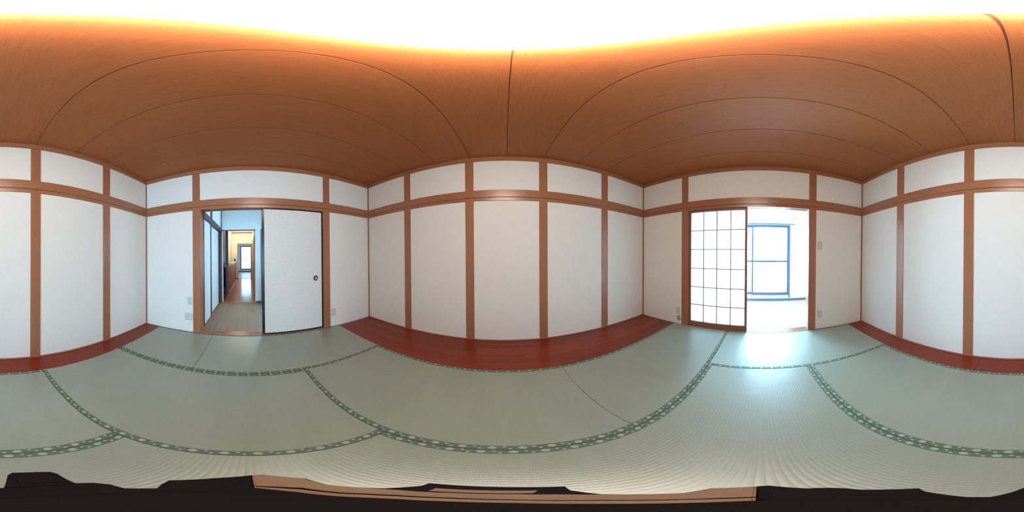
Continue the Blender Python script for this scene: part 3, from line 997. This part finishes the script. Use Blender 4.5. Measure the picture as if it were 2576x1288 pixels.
box('skirting', (-0.72, FX0 - 0.022), (KY1 - 0.010, KY1), (0, 0.05), M_DARKW['x'], wf, 0.001)
box('cornice', (KXL, KXR + 0.02), (KY1 - 0.02, KY1), (2.310, 2.345), M_DARKW['x'], wf, 0.001)
hl = tag(empty('corridor_ceiling_light', (-0.45, 7.0, 2.44)), 'small round lamp on the corridor ceiling', 'ceiling lamp')
link('base', lathe_mesh('base', [(0.0, 0.0), (0.10, 0.0), (0.10, -0.02), (0.0, -0.02)], 32), M_PLATE2, hl, (-0.45, 7.0, 2.44))
link('globe', lathe_mesh('globe', [(0.0, -0.10), (0.05, -0.095), (0.085, -0.07), (0.095, -0.04), (0.09, -0.02)], 32), M_HALL_LAMP, hl, (-0.45, 7.0, 2.44))

# ------------------------------------------------------------------ far room at the corridor's end
RY0, RY1 = KY1 + 0.1, 11.95
RX0, RX1 = -0.98, 1.80
tag(box('floor_far_room', (RX0, RX1), (RY0 - 0.001, RY1), (-0.1, 0.0), M_FARFLOOR), kind='structure')
tag(box('ceiling_far_room', (RX0 - 0.1, RX1 + 0.1), (RY0, RY1 + 0.1), (2.44, 2.5), M_PLASTER), kind='structure')
tag(box('wall_far_room_left', (RX0 - 0.1, RX0), (RY0, RY1), (0, 2.44), M_PLASTER), kind='structure')
tag(box('wall_far_room_right', (RX1, RX1 + 0.1), (RY0, RY1), (0, 2.44), M_PLASTER), kind='structure')
tag(multibox('wall_far_room_near', [((KXR + 0.12, RX1), (KY1 + 0.0, RY0), (0, 2.44))], M_PLASTER), kind='structure')
VX0, VX1, VZ0, VZ1 = -0.625, 1.05, 0.112, 1.885
wv = tag(multibox('wall_far_room_window', [((RX0 - 0.1, VX0), (RY1, RY1 + 0.12), (0, 2.44)), ((VX1, RX1 + 0.1), (RY1, RY1 + 0.12), (0, 2.44)), ((VX0, VX1), (RY1, RY1 + 0.12), (0, VZ0)), ((VX0, VX1), (RY1, RY1 + 0.12), (VZ1, 2.44))], M_PLASTER), kind='structure')
box('skirting', (RX0, RX1), (RY1 - 0.012, RY1), (0, 0.06), M_DARKW['x'], wv, 0.001)
sliding_window('window_2', VX0, VX1, VZ0, VZ1, RY1, -1, 0.965, M_ALU_D, M_GLASS_DIM, 'sliding window with dark purple-brown sashes in the room beyond the corridor')
portal('window_2_portal', ((VX0 + VX1) / 2, RY1 + 0.13, (VZ0 + VZ1) / 2), (-math.pi / 2, 0, 0), VX1 - VX0, VZ1 - VZ0)

# ------------------------------------------------------------------ tripod under the lens
tp = tag(empty('camera_tripod', (0, 0, 0)), 'black camera tripod, its lamplit side coloured tan, standing on the middle tatami mat', 'tripod')


def plate_z(name, pts, z0, z1, mat, bevel=0.0012):
    """flat casting: outline in millimetres seen from above, given a thickness"""
    cx = sum(p[0] for p in pts) / len(pts) / 1000
    cy = sum(p[1] for p in pts) / len(pts) / 1000
    bm = bmesh.new()
    vs = [bm.verts.new((x / 1000 - cx, y / 1000 - cy, 0)) for x, y in pts]
    f = bm.faces.new(vs)
    r = bmesh.ops.extrude_face_region(bm, geom=[f])
    bmesh.ops.translate(bm, vec=(0, 0, z1 - z0), verts=[v for v in r['geom'] if isinstance(v, bmesh.types.BMVert)])
    bmesh.ops.recalc_face_normals(bm, faces=bm.faces)
    top = [e for e in bm.edges if all(v.co.z > 1e-6 for v in e.verts)]
    bmesh.ops.bevel(bm, geom=top, offset=bevel, segments=2, affect='EDGES')
    bmesh.ops.triangulate(bm, faces=[q for q in bm.faces if len(q.verts) > 4])
    me = bpy.data.meshes.new(name)
    bm.to_mesh(me)
    bm.free()
    return link(name, me, mat, tp, (cx, cy, z0))


ZT = H - 0.28                                  # top of the shoulder casting
plate_z('shoulder', [(-44, 3), (-46.8, 25.3), (-44, 31), (-38.7, 33.3), (-30.7, 31.4), (-24.4, 36.3), (-27, 43), (-28.5, 50.3), (-14, 60), (-1.1, 66.2), (3.3, 67.4),
                     (17.7, 56.9), (19.5, 44.6), (21.9, 39.2), (28.4, 29.1), (37.3, 23.8), (42.8, 24), (41.5, 5), (39.5, -14.6), (32.5, -13.2), (23.3, -15.8), (12.8, -27.8),
                     (10, -37.9), (-4.4, -44.6), (-20, -33.5), (-36.3, -21.9), (-32.5, -17.6), (-27.1, -6.3), (-28, -2.8)], ZT - 0.022, ZT, M_BLACKP)
plate_z('collar_plate', [(-1, 65), (3.2, 66), (16.8, 56), (18.6, 44.4), (21.2, 38.6), (25.5, 32), (27.6, 24), (28.4, 12), (28.0, 0.1), (26.2, -8), (22.5, -15), (17, -22), (12, -28),
                         (9.4, -37), (-1, -42.3), (-1.4, -24.5), (3.5, -21.8), (7.7, -18), (14.5, -10), (18.9, 0.6), (20.8, 10), (20.5, 19.1), (18.6, 24.4), (15.5, 29.2), (13.4, 35), (11, 40.6), (5.2, 44), (-0.8, 46.2)],
        ZT, ZT + 0.005, M_TAN, 0.0006)  # tan on the lamp side only; lit and shaded halves put into colour
plate_z('collar_rim', [(-1.4, -22.6), (3, -20), (7, -16.8), (13.4, -9), (17.5, 0.6), (19.1, 10), (18.7, 17.6), (17, 23), (14.2, 27.6), (12, 33), (9.6, 37.6), (4.6, 41.4), (-0.8, 44.4),
                       (-0.9, 42.4), (3.4, 38.6), (7.6, 33.4), (9.4, 29), (11.8, 23.4), (13.9, 19), (15, 14.9), (14.4, 7), (12.8, 0.8), (9, -6.6), (4.6, -11.9), (1.8, -15), (-1.6, -17.7)],
        ZT, ZT + 0.008, M_TAN, 0.0006)
plate_z('mount_head', [(-1.8, -17), (1.6, -14.4), (4.3, -11.4), (8.6, -6.2), (12.2, 1), (13.8, 7.2), (14.4, 14.8), (13.3, 18.7), (11.2, 23), (8.9, 28.6), (7, 33), (3, 38), (-1.2, 41.6), (-12, 37), (-21, 29), (-25.5, 18),
                       (-26, 8), (-23, -3), (-17, -11), (-10, -15.6)], ZT, ZT + 0.012, M_BLACKP, 0.003)
plate_z('yoke_inlay', [(30.2, 18), (35.2, 18.4), (34.2, -6), (29.4, -4)], ZT, ZT + 0.002, M_TAN, 0.0004)
plate_z('clamp_lever', [(-45, 4.4), (-66, 7.2), (-70.3, 9.6), (-69.6, 20), (-68.1, 25.6), (-64, 27.2), (-45.6, 25.6)], ZT - 0.012, ZT + 0.006, M_BLACKP, 0.004)
link('column', tube_mesh('column', (0.0, 0.006, 0.40), (0.0, 0.006, ZT - 0.02), 0.013, 0.013, 24), M_BLACKP, tp, (0.0, 0.006, 0.40))
for top, foot in (((-0.004, 0.050), (-0.010, 0.165)), ((0.033, 0.005), (0.138, 0.014)), ((-0.016, -0.030), (-0.062, -0.112))):
    p0, p1 = (top[0], top[1], ZT - 0.020), (foot[0], foot[1], 0.012)
    pm = tuple(p0[k] + (p1[k] - p0[k]) * 0.48 for k in range(3))
    lg = link('leg', tube_mesh('leg', p0, pm, 0.0105, 0.0105), M_BLACKP, tp, p0)
    link('lower_leg', tube_mesh('lower_leg', pm, p1, 0.0075, 0.0075), M_TAN, lg, pm)
    link('rubber_foot', lathe_mesh('rubber_foot', [(0.0, 0.018), (0.009, 0.018), (0.013, 0.004), (0.013, 0.0), (0.0, 0.0)], 20), M_BLACKP, lg, (p1[0], p1[1], 0.0))
